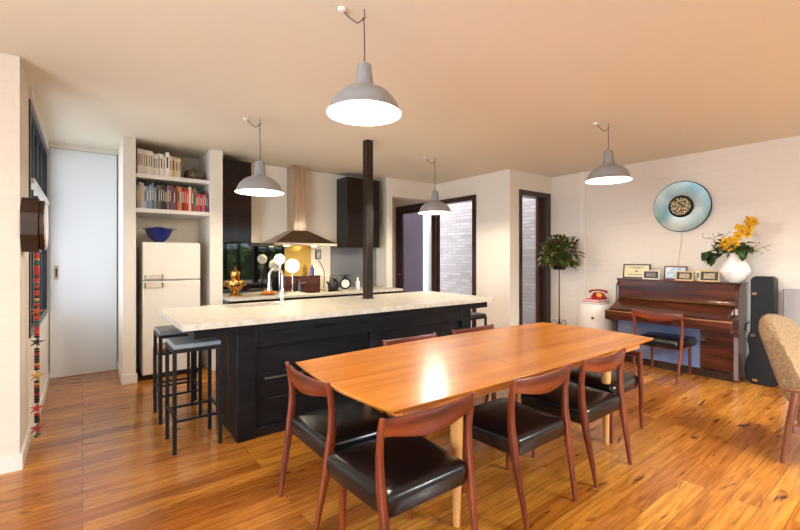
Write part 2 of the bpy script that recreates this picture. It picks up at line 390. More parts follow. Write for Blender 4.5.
# ------------------------------------------------------------ steel post on the island
p = thing('steel_post', 'dark square structural post rising from the island to the ceiling', 'post', (2.57, 3.96, .93))
B(-.043, .043, -.043, .043, .008, H - .93).build('shaft', mat('dark_bronze_post', '2a211a', .3, .3), p, bevel=.004)
B(-.055, .055, -.055, .055, 0, .008).build('base_plate', M_black, p)

# ------------------------------------------------------------ island
isl = thing('kitchen_island', 'black painted timber kitchen island base with recessed panels behind the dining table', 'kitchen island', (0, 0, 0))
B(.98, 3.42, 3.28, 3.9, .0, .82).build('carcass', M_islandblack, isl)
MB().box(.62, 3.72, 3.2, 3.96, .82, .888).box(.62, 1.05, 3.96, 4.24, .82, .888).box(1.61, 3.72, 3.96, 4.24, .82, .888).build('apron_beam', M_islandblack, isl, bevel=.004)
B(.92, 1.06, 3.215, 3.28, 0, .82).build('stile', M_islandblack, isl, bevel=.004)
B(3.32, 3.46, 3.215, 3.28, 0, .82).build('stile', M_islandblack, isl, bevel=.004)
B(2.12, 2.24, 3.225, 3.28, .06, .70).build('stile', M_islandblack, isl, bevel=.004)
B(1.06, 3.32, 3.215, 3.28, .70, .82).build('rail', M_islandblack, isl, bevel=.004)
B(1.06, 3.32, 3.225, 3.28, .0, .07).build('rail', M_islandblack, isl, bevel=.004)
for x0, x1 in ((1.06, 2.12), (2.24, 3.32)):
    for k in range(3): B(x0, x1, 3.252, 3.28, .07 + k * .21, .07 + k * .21 + .206).build('panel_board', M_islandblack, isl, bevel=.003)
B(1.14, 1.62, 3.235, 3.254, .435, .447).build('panel_ledge', mat('worn_ledge', '4a4640', .5), isl)
for y in (3.3, 3.5, 3.7): B(.93, .98, y, y + .19, .0, .82).build('end_board', M_islandblack, isl, bevel=.004)
wt = MB()
x0, x1, y0, y1 = .54, 3.8, 3.16, 4.33; hx0, hx1, hy0, hy1 = 1.08, 1.58, 3.98, 4.22
for (a, b, c, d) in ((x0, x1, y0, hy0), (x0, x1, hy1, y1), (x0, hx0, hy0, hy1), (hx1, x1, hy0, hy1)): wt.box(a, b, c, d, .888, .93)
tag(wt.build('island_worktop', M_pale, smooth=False), 'pale stone worktop slab lying on the black island', 'worktop')
sk = MB(); sk.box(hx0, hx1, hy0, hy1, .70, .715).box(hx0, hx0 + .012, hy0, hy1, .715, .887).box(hx1 - .012, hx1, hy0, hy1, .715, .887).box(hx0, hx1, hy0, hy0 + .012, .715, .887).box(hx0, hx1, hy1 - .012, hy1, .715, .887)
tag(sk.build('sink', M_steel, smooth=False), 'steel sink basin sunk in the island worktop beside the tap', 'sink')
t = thing('kitchen_tap', 'tall chrome mixer tap on the island worktop beside the sink', 'tap', (1.67, 4.22, .93))
MB().lathe([(.03, 0), (.03, .01), (.022, .02), (.02, .12), (.014, .14)], n=20).build('base', M_chrome, t)
pts = [(0, 0, .12), (0, 0, .28)] + [(-.07 + .07 * math.cos(a), 0, .28 + .07 * math.sin(a)) for a in [i * PI / 10 for i in range(1, 11)]] + [(-.14, 0, .2)]
MB().tube(pts, .013, 10).build('spout', M_chrome, t)
MB().tube([(-.14, 0, .2), (-.14, 0, .12)], .019, 12).build('spray_head', M_chrome, t)
MB().tube([(.015, 0, .07), (.06, 0, .1)], .008, 8).build('handle', M_chrome, t)

# ------------------------------------------------------------ bar stools
def stool(label, loc, rz, seatm, h=.775):
    q = h - .69
    t = thing('bar_stool', label, 'stool', loc, rz, 'bar stools at the island')
    B(-.16, .16, -.17, .17, .655 + q, .69 + q).build('seat', seatm, t, bevel=.008)
    B(-.165, .165, -.175, .175, .63 + q, .655 + q).build('seat_frame', M_iron, t)
    for sx in (-1, 1):
        for sy in (-1, 1): B(sx * .1525 - .0125, sx * .1525 + .0125, sy * .1625 - .0125, sy * .1625 + .0125, 0, .63 + q).build('leg', M_iron, t)
    for sy in (-1, 1): B(-.14, .14, sy * .1625 - .008, sy * .1625 + .008, .22, .238).build('stretcher', M_iron, t)
    for sx in (-1, 1): B(sx * .1525 - .008, sx * .1525 + .008, -.15, .15, .25, .268).build('stretcher', M_iron, t)
    return t
M_bluegrey = mat('blue_grey_seat', '77828a', .3, color2='8e979c')
stool('bar stool with blue-grey seat at the near left end of the island', (.67, 3.47, 0), 0, M_bluegrey)
stool('bar stool with grey seat, half hidden behind the front stool', (.67, 4.14, 0), 0, mat('grey_seat', '6d7072', .35))
stool('bar stool with reddish-brown seat, farthest of those at the left end', (.72, 4.6, 0), 0, mat('brown_seat', '6b3422', .35), .54)
stool('black framed bar stool peeking out past the right end of the island', (3.98, 3.75, 0), 0, mat('dark_seat', '2a2624', .4), .67)

# ------------------------------------------------------------ kitchen back wall
c = thing('base_cabinets', 'long black base cabinets along the back kitchen wall', 'cabinet', (0, 0, 0))
B(1.39, 3.99, 5.22, 5.89, .0, .87).build('body', M_black, c)
for k in range(5): B(1.4 + k * .518, 1.905 + k * .518, 5.2, 5.22, .1, .85).build('door', M_cab, c, bevel=.002)
tag(B(1.39, 3.995, 5.14, 5.892, .87, .905).build('back_worktop', M_pale, bevel=.003, smooth=False), 'pale worktop along the back kitchen wall', 'worktop')
tag(B(1.39, 2.36, 5.885, 5.898, .905, 1.6).build('splashback_panel', M_glass_black, smooth=False), 'black glass splashback left of the cooker, reflecting the windows', 'splashback')
tag(B(2.36, 2.78, 5.885, 5.898, .905, 1.6).build('cooker_splashback', mat('warm_lit_steel', 'c7a95a', .25, .9), smooth=False), 'steel splashback coloured by warm hood light, under the range hood', 'splashback')  # gold of the hood light is put into the steel colour
tag(B(3.12, 3.99, 5.885, 5.898, .905, 1.58).build('grey_splashback', mat('grey_glass', '6f7278', .08, coat=.5), smooth=False), 'grey glass splashback panel below the right wall cabinet', 'splashback')
c = thing('wall_cabinet', 'tall dark glossy wall cabinet beside the bookshelf alcove', 'cabinet', (1.39, 5.55, 1.59), 0, 'dark kitchen wall cabinets')
B(0, .385, .02, .345, 0, 1.06).build('body', M_black, c); B(.003, .382, 0, .019, .003, 1.057).build('door', M_cab, c, bevel=.004)
c = thing('wall_cabinet', 'dark timber wall cabinet right of the range hood, behind the post', 'cabinet', (3.23, 5.55, 1.55), 0, 'dark kitchen wall cabinets')
B(0, .6, .02, .345, 0, 1.09).build('body', M_black, c); B(.003, .28, 0, .019, .003, 1.087).build('door', M_cab, c, bevel=.004); B(.286, .597, 0, .019, .003, 1.087).build('door', M_cab, c, bevel=.004)
# range hood
hd = thing('range_hood', 'stainless steel chimney range hood on the kitchen wall', 'range hood', (2.49, 5.89, 1.56))
rr = [[(-.47, 0, 0), (.47, 0, 0), (.47, -.5, 0), (-.47, -.5, 0)], [(-.47, 0, .035), (.47, 0, .035), (.47, -.5, .035), (-.47, -.5, .035)]]
hr = MB().rings(rr).build('rim', M_steel, hd, smooth=False)
MB().rings([[(-.465, 0, .035), (.465, 0, .035), (.465, -.495, .035), (-.465, -.495, .035)], [(-.11, 0, .22), (.11, 0, .22), (.11, -.28, .22), (-.11, -.28, .22)]]).build('canopy', mat('bronzed_steel', '8b7560', .3, 1), hd, smooth=False)
B(-.09, .09, -.26, 0, .22, H - 1.56).build('chimney', M_steel, hd, smooth=False)
for x in (-.22, .2):
    MB().lathe([(.0, 0), (.035, .001), (.035, -.006), (.0, -.007)], (x, -.3, 0), 16).build('downlight', mat('lit_downlight', 'fff1d0', .5, emit=('ffe0a0', 20)), hr)
    l = bpy.data.lights.new('hood_lamp', 'SPOT'); l.energy = 14; l.color = (1, .8, .45); l.spot_size = R(110); l.shadow_soft_size = .03
    o = bpy.data.objects.new('hood_lamp', l); col.objects.link(o); o.location = (2.49 + x, 5.58, 1.545)
tag(B(2.45, 2.98, 5.26, 5.6, .905, .912).build('cooktop', M_glass_black, smooth=False), 'black glass cooktop set on the back worktop under the hood', 'cooktop')

# things on the back worktop
Z0 = .905
s = thing('samovar', 'brass samovar at the left end of the back worktop', 'samovar', (1.53, 5.42, Z0))
M_brass = mat('brass', 'b98a48', .22, 1)
MB().lathe([(.0, 0), (.075, 0), (.075, .015), (.05, .03), (.03, .06), (.07, .085), (.095, .12), (.1, .17), (.09, .2), (.055, .21), (.06, .225)], n=24).build('body', M_brass, s)
MB().lathe([(.0, .222), (.05, .225), (.062, .27), (.055, .31), (.03, .33), (.012, .345), (.018, .36), (.0, .38)], n=24).build('teapot', M_brass, s)
for q in (-1, 1): MB().tube([(q * .09, 0, .19), (q * .13, 0, .18), (q * .135, 0, .14), (q * .1, 0, .13)], .006, 8).build('handle', M_brass, s)
MB().tube([(0, -.09, .11), (0, -.13, .1), (0, -.13, .08)], .008, 8).build('spigot', M_brass, s)
s = thing('fruit_plate', 'orange plate of fruit on the back worktop', 'plate', (1.93, 5.36, Z0))
MB().lathe([(.0, 0), (.05, 0), (.11, .02), (.112, .024), (.05, .008), (.0, .006)], n=28).build('dish', mat('orange_glaze', 'c0672a', .3), s)
for i, (x, y) in enumerate(((-.04, 0), (.035, .01), (0, -.04))):
    tag(MB().sphere((0, 0, 0), .03, 14).build('orange', mat('orange_skin', 'd07a28', .5), loc=(1.93 + x, 5.36 + y, Z0 + .038)), ['orange fruit at the left of the plate on the back worktop', 'orange fruit at the right of the plate on the back worktop', 'orange fruit at the front of the plate on the back worktop'][i], 'fruit', 'oranges on the plate')
for lab, x, y, z, r in (('smaller lit white globe standing for a reflection, left on the back worktop', 2.15, 5.54, 1.37, .07), ('larger lit white globe lamp before the hood splashback', 2.345, 5.56, 1.275, .095)):  # smaller globe added in place of a bright reflection
    g = thing('globe_lamp', lab, 'lamp', (x, y, Z0), 0, 'globe lamps on the back worktop')
    MB().lathe([(.0, 0), (.05, 0), (.05, .012), (.012, .02), (.012, z - Z0 - r + .01), (.03, z - Z0 - r + .02)], n=20).build('stand', M_chrome, g)
    MB().sphere((0, 0, z - Z0), r, 24).build('globe', mat('lit_globe', 'fff2d8', .4, emit=('ffeec8', 3.2)), g)
s = thing('bread_box', 'dark red-brown box against the wall at the back worktop', 'box', (2.53, 5.76, Z0))
B(-.28, .3, -.1, .1, 0, .2).build('body', mat('oxblood_lacquer', '3d130d', .2, coat=.5), s, bevel=.01)
B(-.285, .305, -.105, .105, .2, .22).build('lid', mat('dark_oxblood', '2a0e0a', .25), s, bevel=.006)
MB().tube([(-.03, -.1, .12), (-.03, -.118, .12), (.05, -.118, .12), (.05, -.1, .12)], .004, 8).build('handle', M_steel, s)
def bottle(lab, x, y, z, h, r, m, capm):
    s = thing('bottle', lab, 'bottle', (x, y, z))
    MB().lathe([(.0, 0), (r, 0), (r, h * .6), (r * .4, h * .75), (r * .4, h * .93)], n=18).build('body', m, s)
    MB().lathe([(r * .45, h * .92), (r * .45, h), (.0, h)], n=14).build('cap', capm, s)
M_blueglass = mat('cobalt_glass', '17246e', .1, coat=.6)
bottle('cobalt blue bottle standing on the dark red-brown box', 2.74, 5.76, Z0 + .22, .17, .032, M_blueglass, M_steel)
bottle('grey-blue bottle in front of the dark red-brown box', 2.475, 5.626, Z0, .17, .025, mat('slate_glass', '3b4a60', .15), M_black)
bottle('white bottle on the back worktop close to the dark post', 3.38, 5.5, Z0, .18, .035, M_ceramic, M_white)
s = thing('kettle', 'black kettle on the back worktop left of the round dial', 'kettle', (3.0, 5.58, Z0))
MB().lathe([(.0, 0), (.07, 0), (.08, .03), (.078, .1), (.055, .15), (.03, .165)], n=24).build('body', M_black, s)
MB().lathe([(.032, .165), (.012, .175), (.012, .19), (.0, .195)], n=14).build('lid', M_black, s)
MB().tube([(-.05, 0, .15), (-.06, 0, .2), (0, 0, .225), (.06, 0, .2), (.05, 0, .15)], .007, 8).build('handle', M_black, s)
MB().tube([(-.07, 0, .08), (-.11, 0, .13)], [.018, .01], 10).build('spout', M_black, s)
s = thing('kitchen_scale', 'black kitchen scale with round white dial on the back worktop', 'scale', (3.16, 5.5, Z0), R(-25))
MB().lathe([(.0, -.05), (.085, -.05), (.09, -.03), (.09, .03), (.08, .05), (.0, .05)], (0, 0, .095), 28, 'y').build('housing', M_black, s)
MB().lathe([(.0, -.058), (.06, -.057), (.06, -.05), (.0, -.05)], (0, 0, .095), 28, 'y').build('dial', mat('cream_dial', 'efe9da', .4), s)
B(-.002, .002, -.0605, -.058, .095, .14).build('pointer', M_black, s)
MB().lathe([(.0, .185), (.02, .185), (.02, .2), (.1, .215), (.1, .22), (.0, .215)], n=24).build('tray', M_black, s)
s = thing('small_picture', 'small dark framed picture on the wall right of the range hood', 'picture', (2.9, 5.885, 1.44))
B(-.045, .045, -.012, .012, -.075, .075).build('frame', M_black, s); B(-.032, .032, -.0145, -.012, -.06, .06).build('print', mat('blue_print', '6a8294', .5, color2='c5b8a0', scale=(30, 30, 30)), s)
tag(MB().tube([(2.9, 5.88, 1.36), (2.93, 5.86, 1.3), (2.985, 5.86, 1.2), (3.0, 5.87, 1.05), (2.99, 5.87, .915)], .006, 6).build('power_cable', M_black), 'black cable hanging from the small picture to the worktop', 'cable')

# ------------------------------------------------------------ fridge and alcove
f = thing('refrigerator', 'old cream top-freezer refrigerator standing in the alcove', 'refrigerator', (.535, 5.47, 0))
B(.0, .6, .045, .6, .05, 1.57).build('cabinet', M_fridge, f, bevel=.008)
B(.01, .59, .06, .55, 0, .05).build('plinth', M_black, f)
fd = B(.0, .6, 0, .042, .06, 1.125).build('fridge_door', M_fridge, f, bevel=.012)
fz = B(.0, .6, 0, .042, 1.135, 1.57).build('freezer_door', M_fridge, f, bevel=.012)
for z0, z1 in ((1.15, 1.2), (1.05, 1.11)):
    hh = B(.02, .2, -.022, -.012, z0, z1).box(.02, .035, -.022, 0, z0, z1).box(.185, .2, -.022, 0, z0, z1).build('handle', mat('pale_handle', 'd2c8b4', .35), fz if z0 > 1.13 else fd, bevel=.003)
b = thing('blue_bowl', 'cobalt blue footed bowl standing on top of the refrigerator', 'bowl', (.72, 5.66, 1.57))
MB().lathe([(.0, 0), (.05, 0), (.055, .012), (.09, .04), (.12, .085), (.135, .13), (.145, .15), (.19, .162), (.19, .167), (.14, .156), (.11, .095), (.06, .04), (.0, .02)], n=32).build('body', M_blueglass, b)
MB().sphere((0, 0, .15), .08, 14, (1.2, 1, .5)).build('dried_contents', mat('dried_pods', '5a3a2c', .8, bump=.6, nscale=20), b)

ORD = ['first', 'second', 'third', 'fourth', 'fifth', 'sixth', 'seventh', 'eighth', 'ninth', 'tenth', 'eleventh', 'twelfth', 'thirteenth', 'fourteenth', 'fifteenth', 'sixteenth', 'seventeenth', 'eighteenth', 'nineteenth', 'twentieth', 'twenty-first', 'twenty-second', 'twenty-third', 'twenty-fourth', 'twenty-fifth', 'twenty-sixth', 'twenty-seventh', 'twenty-eighth', 'twenty-ninth', 'thirtieth', 'thirty-first', 'thirty-second']
def book(x, w_, h, dpt, colr, cname, z, label, group, lean=0, band=None):
    t = thing('book', label, 'book', (x + w_ / 2, 5.5, z), 0, group)
    if lean: t.rotation_euler = (0, lean, 0)
    m = mat('cover_' + colr, colr, .5)
    cv = MB().box(-w_ / 2, w_ / 2, 0, .003, 0, h).box(-w_ / 2, -w_ / 2 + .002, .003, dpt, 0, h).box(w_ / 2 - .002, w_ / 2, .003, dpt, 0, h).build('cover', m, t, smooth=False)
    B(-w_ / 2 + .0021, w_ / 2 - .0021, .0031, dpt - .004, .004, h - .004).build('pages', M_paper, t, smooth=False)
    bc = mat('band_' + (band or '3a3430'), band or '3a3430', .5)
    B(-w_ * .2, w_ * .2, -.0008, 0, h * .35, h * .8).build('spine_title', bc, cv, smooth=False)
up = [('dfd6c6', 'cream', .235, .028), ('e6dccb', 'cream', .235, .02), ('d9cfc0', 'cream', .23, .022), ('e0d7c8', 'ivory', .23, .024), ('e8e0d2', 'ivory', .225, .02), ('e2d9ca', 'ivory', .225, .022),
      ('d2cbc0', 'pale grey', .2, .024), ('e9e4da', 'white', .2, .022), ('cfc8bb', 'pale grey', .215, .018), ('ebe6dc', 'white', .21, .028), ('ddd5c6', 'cream', .19, .02), ('f0ece4', 'white', .235, .04), ('e6ddcc', 'ivory', .2, .022), ('c9a878', 'tan', .2, .03), ('d9c29a', 'buff', .19, .03), ('e0cda8', 'buff', .19, .026)]
x = .49
for i, (c_, n_, h, w_) in enumerate(up):
    book(x, w_, h * 1.2, .17, c_, n_, 2.34, '%s book on the upper alcove shelf, %s from the left' % (n_, ORD[i]), 'books on the upper shelf', band=random.choice(['3a3430', '6a5a48', '20242c', '8a7a66'])); x += w_ + .0025
t = thing('bookend', 'thin metal bookend at the right of the upper shelf books', 'bookend', (x + .004, 5.5, 2.34))
B(0, .003, 0, .16, 0, .21).build('upright', M_steel, t); B(.003, .07, 0, .16, 0, .002).build('foot', M_steel, t)
g = thing('glass_tureen', 'dark patterned glass tureen at the right of the upper shelf', 'tureen', (1.1, 5.66, 2.34))
M_dg = mat('smoked_glass', '33271f', .12, color2='6b5440', scale=(40, 40, 40), coat=.8)
MB().lathe([(.0, 0), (.06, 0), (.1, .02), (.12, .06), (.115, .085), (.12, .09)], n=28).build('body', M_dg, g)
MB().lathe([(.122, .09), (.1, .12), (.05, .145), (.015, .15), (.02, .17), (.0, .18)], n=28).build('lid', M_dg, g)
lo = [('8f8f6a', 'olive'), ('a9a79a', 'grey'), ('c9bfcd', 'lilac'), ('b8bcc4', 'pale grey'), ('6f8ea6', 'blue'), ('7f9cb4', 'light blue'), ('4f6f8c', 'blue'), ('8a8078', 'taupe'), ('4d5c4a', 'dark green'), ('6b6a60', 'grey'), ('38423c', 'dark green'), ('2a2420', 'black'), ('3a2c24', 'dark brown'), ('7a6ea0', 'purple'), ('5c4038', 'brown'), ('a8402c', 'rust'), ('3e6484', 'blue'), ('8c2c24', 'dark red'), ('c07a60', 'salmon'),
      ('e08a1e', 'orange'), ('5a3a30', 'brown'), ('c42020', 'red'), ('d0281e', 'red'), ('d8d0b8', 'cream'), ('b81c1c', 'red'), ('3c9a3c', 'green'), ('c83050', 'crimson'), ('d05070', 'pink'), ('a02838', 'dark red'), ('d06a78', 'pink'), ('8c2c3c', 'maroon'), ('44506a', 'slate blue')]
x = .482; tot = 0
ws = [random.uniform(.017, .027) for _ in lo]; k = (.745 - .0015 * len(lo)) / sum(ws)
for i, (c_, n_) in enumerate(lo):
    w_ = ws[i] * k; h = random.uniform(.25, .3) if i < 26 else random.uniform(.205, .24)
    book(x, w_, h, .18, c_, n_, 1.95, '%s book on the lower alcove shelf, %s from the left' % (n_, ORD[i]), 'books on the lower shelf', band=random.choice(['e0d8c4', '1c1c20', 'd8c890', 'c8c8c8'])); x += w_ + .0015

# ------------------------------------------------------------ left wall: clock and bead garland
ck = thing('octagonal_clock', 'dark wooden octagonal wall clock seen edge-on at the left wall', 'clock', (-.328, 3.86, 1.62))
def octa(r, n=8, off=PI / 8): return [(r * math.cos(off + 2 * PI * k / n), r * math.sin(off + 2 * PI * k / n)) for k in range(n)]
M_clockwood = mat('dark_clock_wood', '1e0c06', .3, color2='361810', scale=(20, 20, 20), coat=.3)
MB().prism(octa(.2), 0, .09, 'x').build('case', M_clockwood, ck, bevel=.004)
MB().prism(octa(.185), .09, .12, 'x').build('bezel', M_clockwood, ck, bevel=.006)
MB().lathe([(.0, .118), (.155, .118), (.15, .128), (.0, .136)], n=36, axis='x').build('dial', mat('clock_dial', 'e4e6e8', .2), ck)
gl = thing('bead_garland', 'colourful hanging bead and bird garland by the corner of the left wall', 'garland', (-.27, 4.08, 0))
MB().tube([(0, 0, 1.5), (0, 0, .06)], .0025, 6).build('string', M_cord, gl)
B(-.06, 0, -.004, .004, 1.495, 1.505).build('hook', M_iron, gl)
bc = ['b01818', '202024', 'c8982c', '1f5a78', '2a6a3a', 'a02050', '101014', 'c83020']
zz = 1.42; k = 0
figs = [1.0, .77, .52, .28, .13]
while zz > .1:
    if min(abs(zz - f_) for f_ in figs) > .035:
        seq = 'c83020' if k % 5 < 2 else bc[k % 8]
        if .8 > zz: seq = bc[[0, 6, 1, 6, 2, 0, 1, 6][k % 8]]
        MB().lathe([(.003, -.009), (.015, -.007), (.017, 0), (.015, .007), (.003, .009)], (0, 0, zz), 10).build('bead', mat('bead_' + seq, seq, .3), gl)
    zz -= .0185; k += 1
for i, f_ in enumerate(figs):
    c_ = ['b8602c', '26303a', 'c8a030', 'b02420', 'a83040'][i]
    fm = MB().sphere((0, 0, f_), .017, 10, (1, 1, 1.2))
    for a in range(5):
        an = a * 2 * PI / 5; fm.tube([(0, .0, f_), (.045 * math.cos(an) * .9, .045 * math.cos(an), f_ + .035 * math.sin(an))], [.011, .002], 6)
    fm.build('bird_charm', mat('charm_' + c_, c_, .5), gl)
MB().sphere((.012, 0, .085), .012, 8).sphere((-.01, .01, .07), .01, 8).build('tassel', mat('charm_green', '3a6a3a', .5), gl)

# ------------------------------------------------------------ pendants
def pendant(label, x, y, zr, sz=1):
    t = thing('pendant_lamp', label, 'pendant lamp', (x, y, zr), 0, 'grey enamel pendant lamps')
    prof = [(.034, .285), (.043, .28), (.056, .165), (.064, .15), (.1, .135), (.14, .115), (.178, .08), (.202, .04), (.21, .012), (.222, .003), (.224, -.006)]
    inn = [(.219, -.004), (.206, .012), (.198, .04), (.174, .077), (.137, .11), (.1, .129), (.055, .142), (.03, .15)]
    MB().lathe(prof + [(.221, -.008)], n=48, cap=False).build('shade', M_shade, t)
    MB().lathe([(.221, -.008)] + inn, n=48, cap=False).build('shade_lining', M_shadein, t)
    MB().lathe([(.0, .305), (.012, .303), (.016, .285), (.034, .285), (.03, .14), (.0, .14)], n=20).build('lamp_socket', M_shade, t)
    MB().sphere((0, 0, .085), .035, 16, (1, 1, 1.2)).build('bulb', M_bulb, t)
    top = (H - zr) / sz
    MB().tube([(0, 0, .3), (0.004, 0, .34), (0, 0, top - .1), (-.004, 0, top - .05)], .0035, 6).build('cord', M_cord, t)
    dx, dy = -.8 * .13, .6 * .13
    MB().tube([(-.004, 0, top - .06), (dx * .3, dy * .3, top - .085), (dx * .7, dy * .7, top - .05), (dx, dy, top - .005)], .0035, 6).build('swag_cord', M_cord, t)
    MB().tube([(0, 0, top), (0, 0, top - .03), (.012, 0, top - .045), (0, 0, top - .06), (-.01, 0, top - .05)], .003, 6).build('ceiling_hook', M_iron, t)
    MB().lathe([(.0, 0), (.028, -.001), (.026, -.014), (.012, -.02), (.0, -.02)], (dx, dy, top), 20).build('ceiling_rose', M_white, t)
    l = bpy.data.lights.new('pendant_glow', 'POINT'); l.energy = PENDANT_W; l.color = (1, .89, .73); l.shadow_soft_size = .04
    o = bpy.data.objects.new('pendant_glow', l); col.objects.link(o); o.parent = t; o.location = (0, 0, .03)
    return t
pendant('grey pendant lamp over the near end of the dining table, largest in view', 1.19, 1.87, 2.168, .9).scale = (.89, .89, .9)
pendant('grey pendant lamp hanging over the left part of the kitchen island', 1.34, 3.95, 2.02)
pendant('grey pendant lamp over the right end of the island, before the glass doors', 3.71, 4.09, 1.99)
pendant('grey pendant lamp hanging toward the piano wall beyond the table', 4.11, 2.0, 2.16).scale = (.93, .93, 1)

# ------------------------------------------------------------ dining table
TX0, TX1, TY0, TY1, TZ = 1.06, 3.70, 1.43, 2.47, .74
cx, cy = (TX0 + TX1) / 2, (TY0 + TY1) / 2; hx, hy = (TX1 - TX0) / 2, (TY1 - TY0) / 2
def outline(ins=0):
    pts = []; n = 14; rc = .02
    ax, ay = hx - ins, hy - ins
    def side(p0, p1, nrm, b):
        for i in range(n):
            t = i / n; q = 4 * t * (1 - t)
            pts.append((p0[0] + (p1[0] - p0[0]) * t + nrm[0] * b * q, p0[1] + (p1[1] - p0[1]) * t + nrm[1] * b * q))
    side((-ax, -ay), (ax, -ay), (0, -1), .025); side((ax, -ay), (ax, ay), (1, 0), .05)
    side((ax, ay), (-ax, ay), (0, 1), .06); side((-ax, ay), (-ax, -ay), (-1, 0), .05)
    return pts
tb = thing('dining_table', 'long glossy teak dining table with tapered legs in the centre of the room', 'table', (cx, cy, 0))
MB().rings([[(x, y, z) for x, y in outline(i)] for z, i in ((.705, .04), (.718, .012), (.732, .002), (.7385, .001), (.74, .004))]).build('tabletop', M_table, tb, smooth=False)
for x in (-.27, .27): B(x - .0012, x + .0012, -hy - .02, hy + .02, .7395, .7403).build('leaf_seam', mat('seam_dark', '6a3416', .5), tb, smooth=False)
ap = MB().box(-hx + .12, hx - .12, -hy + .07, -hy + .09, .655, .705).box(-hx + .12, hx - .12, hy - .09, hy - .07, .655, .705).box(-hx + .1, -hx + .12, -hy + .07, hy - .07, .655, .705).box(hx - .12, hx - .1, -hy + .07, hy - .07, .655, .705)
ap.build('apron', M_tableedge, tb, smooth=False)
for lx in (1.55, 3.13):
    for ly in (1.54, 2.36):
        MB().lathe([(.0, 0), (.018, 0), (.024, .2), (.034, .5), (.036, .66), (.034, .704)], (lx - cx, ly - cy, 0), 20).build('leg', M_oak, tb)

# ------------------------------------------------------------ dining chairs
def cushion(mb, wf, wb, d, z0, h, crown, n=10):
    def ring(ins, z):
        pts = []
        r = .045
        cs = [(wf / 2, d / 2, 0), (-wf / 2, d / 2, 90), (-wb / 2, -d / 2, 180), (wb / 2, -d / 2, 270)]
        for (x, y, a0) in cs:
            ccx = x - math.copysign(r, x); ccy = y - math.copysign(r, y)
            for k in range(5):
                a = R(a0 + 90 * k / 4); rr = max(r - ins * .6, .006)
                px_, py_ = ccx + rr * math.cos(a), ccy + rr * math.sin(a)
                if ins > r * .6:
                    s_ = 1 - (ins - r * .6) / (d / 2); px_ *= s_; py_ *= s_
                pts.append((px_, py_, z))
        return pts
    rg = [ring(.03, z0), ring(.006, z0 + .006), ring(0, z0 + h * .35), ring(0, z0 + h * .65), ring(.006, z0 + h * .86), ring(.022, z0 + h * .97), ring(.05, z0 + h + crown * .4), ring(.1, z0 + h + crown * .8), ring(.17, z0 + h + crown)]
    return mb.rings(rg)
def make_chair(label, loc, rz, low=False):
    t = thing('dining_chair', label, 'chair', loc, rz, None if low else 'teak dining chairs with black seats')
    cushion(MB(), .525, .475, .49, .358, .095, .014).build('seat', M_vinyl, t).location = (0, .05, 0)
    B(-.22, .22, -.17, .24, .345, .37).build('seat_frame', M_teak, t)
    for s in (-1, 1):
        front_leg = MB().loft_z([(s * .205, .21, 0, .011, .011), (s * .205, .21, .2, .015, .015), (s * .205, .205, .365, .018, .018)]).build('leg', M_teak, t)
        st = [(s * .226, -.25, 0, .011, .012), (s * .235, -.225, .15, .014, .016), (s * .245, -.195, .32, .016, .022), (s * .248, -.178, .43, .016, .026), (s * .25, -.168, .52, .015, .022), (s * .253, -.168, .62, .014, .018), (s * .257, -.182, .72, .012, .016), (s * .26, -.196, .77, .009, .012)]
        if low: st = [q for q in st if q[2] < .6] + [(s * .25, -.168, .645, .013, .018)]
        rear_leg = MB().loft_z(st).build('leg', M_teak, t)
        for y in (-.25, .21): MB().lathe([(.0, 0), (.009, 0), (.009, .004), (.0, .004)], (s * (.226 if y < 0 else .205), y, .0), 10).build('foot_glider', M_ceramic, rear_leg if y < 0 else front_leg)
    st = []
    for k in range(17):
        u = -1 + 2 * k / 16; x = u * .256
        ztop = (.766 - .006 * math.cos(u * PI / 2) ** 1.5) if not low else .64
        hh = .036 + .016 * math.cos(u * PI / 2) ** 1.5 if not low else .02
        y = -.19 - .024 * (1 - u * u) if not low else -.17
        st.append((x, y, ztop - hh, .0095 + .003 * (1 - abs(u)), hh))
    MB().loft_x(st).build('top_rail' if not low else 'back_rail', M_teakrail, t)
    return t
c0 = make_chair('black seated teak dining chair at the left end of the table', (1.17, 2.13, 0), -PI / 2)
dup(c0, (1.185, 1.52, 0), 0, 'teak dining chair nearest the camera, its back at the table front-left corner')
dup(c0, (2.02, 1.53, 0), 0, 'teak dining chair in the middle of the near long side of the table')
dup(c0, (2.71, 1.53, 0), 0, 'teak dining chair at the right of the near long side of the table')
dup(c0, (2.07, 2.375, 0), PI, 'teak dining chair on the far table side, left one before the black island')
dup(c0, (2.8, 2.375, 0), PI, 'teak dining chair on the far table side, right one before the black island')
dup(c0, (5.49, 2.02, 0), -PI / 2, 'teak dining chair with black seat pulled up to the piano')
make_chair('low-backed black seated chair tucked under the right end of the table', (3.375, 1.72, 0), PI / 2, True)

# ------------------------------------------------------------ piano
py0, py1 = 1.38, 2.72
pn = thing('upright_piano', 'brown walnut upright piano against the right brick wall', 'piano', (0, 0, 0))
for y in (py0, py1 - .035):
    pr = [(6.1, 0), (6.1, 1.085), (5.86, 1.085), (5.8, 1.02), (5.78, .74), (5.52, .70), (5.52, .575), (5.6, .56), (5.78, .5), (5.78, 0)]
    MB().rings([[(x, y, z) for x, z in pr], [(x, y + .035, z) for x, z in pr]]).build('side_panel', M_pianowood, pn, bevel=.006, smooth=False)
B(5.84, 6.1, py0 - .012, py1 + .012, 1.085, 1.11).build('lid', M_pianowood, pn, bevel=.008, smooth=False)
B(5.835, 5.86, py0 + .035, py1 - .035, .86, 1.085).build('upper_panel', M_pianowood, pn, smooth=False)
B(5.8, 5.835, py0 + .035, py1 - .035, .86, .885).build('music_ledge', M_pianowood, pn, bevel=.006, smooth=False)
MB().prism([(py0 + .035, 0), (py1 - .035, 0), (py1 - .035, .01), (py0 + .035, .01)], 0, .01, 'x').build('hinge', M_brass, pn).location = (5.79, 0, .853)
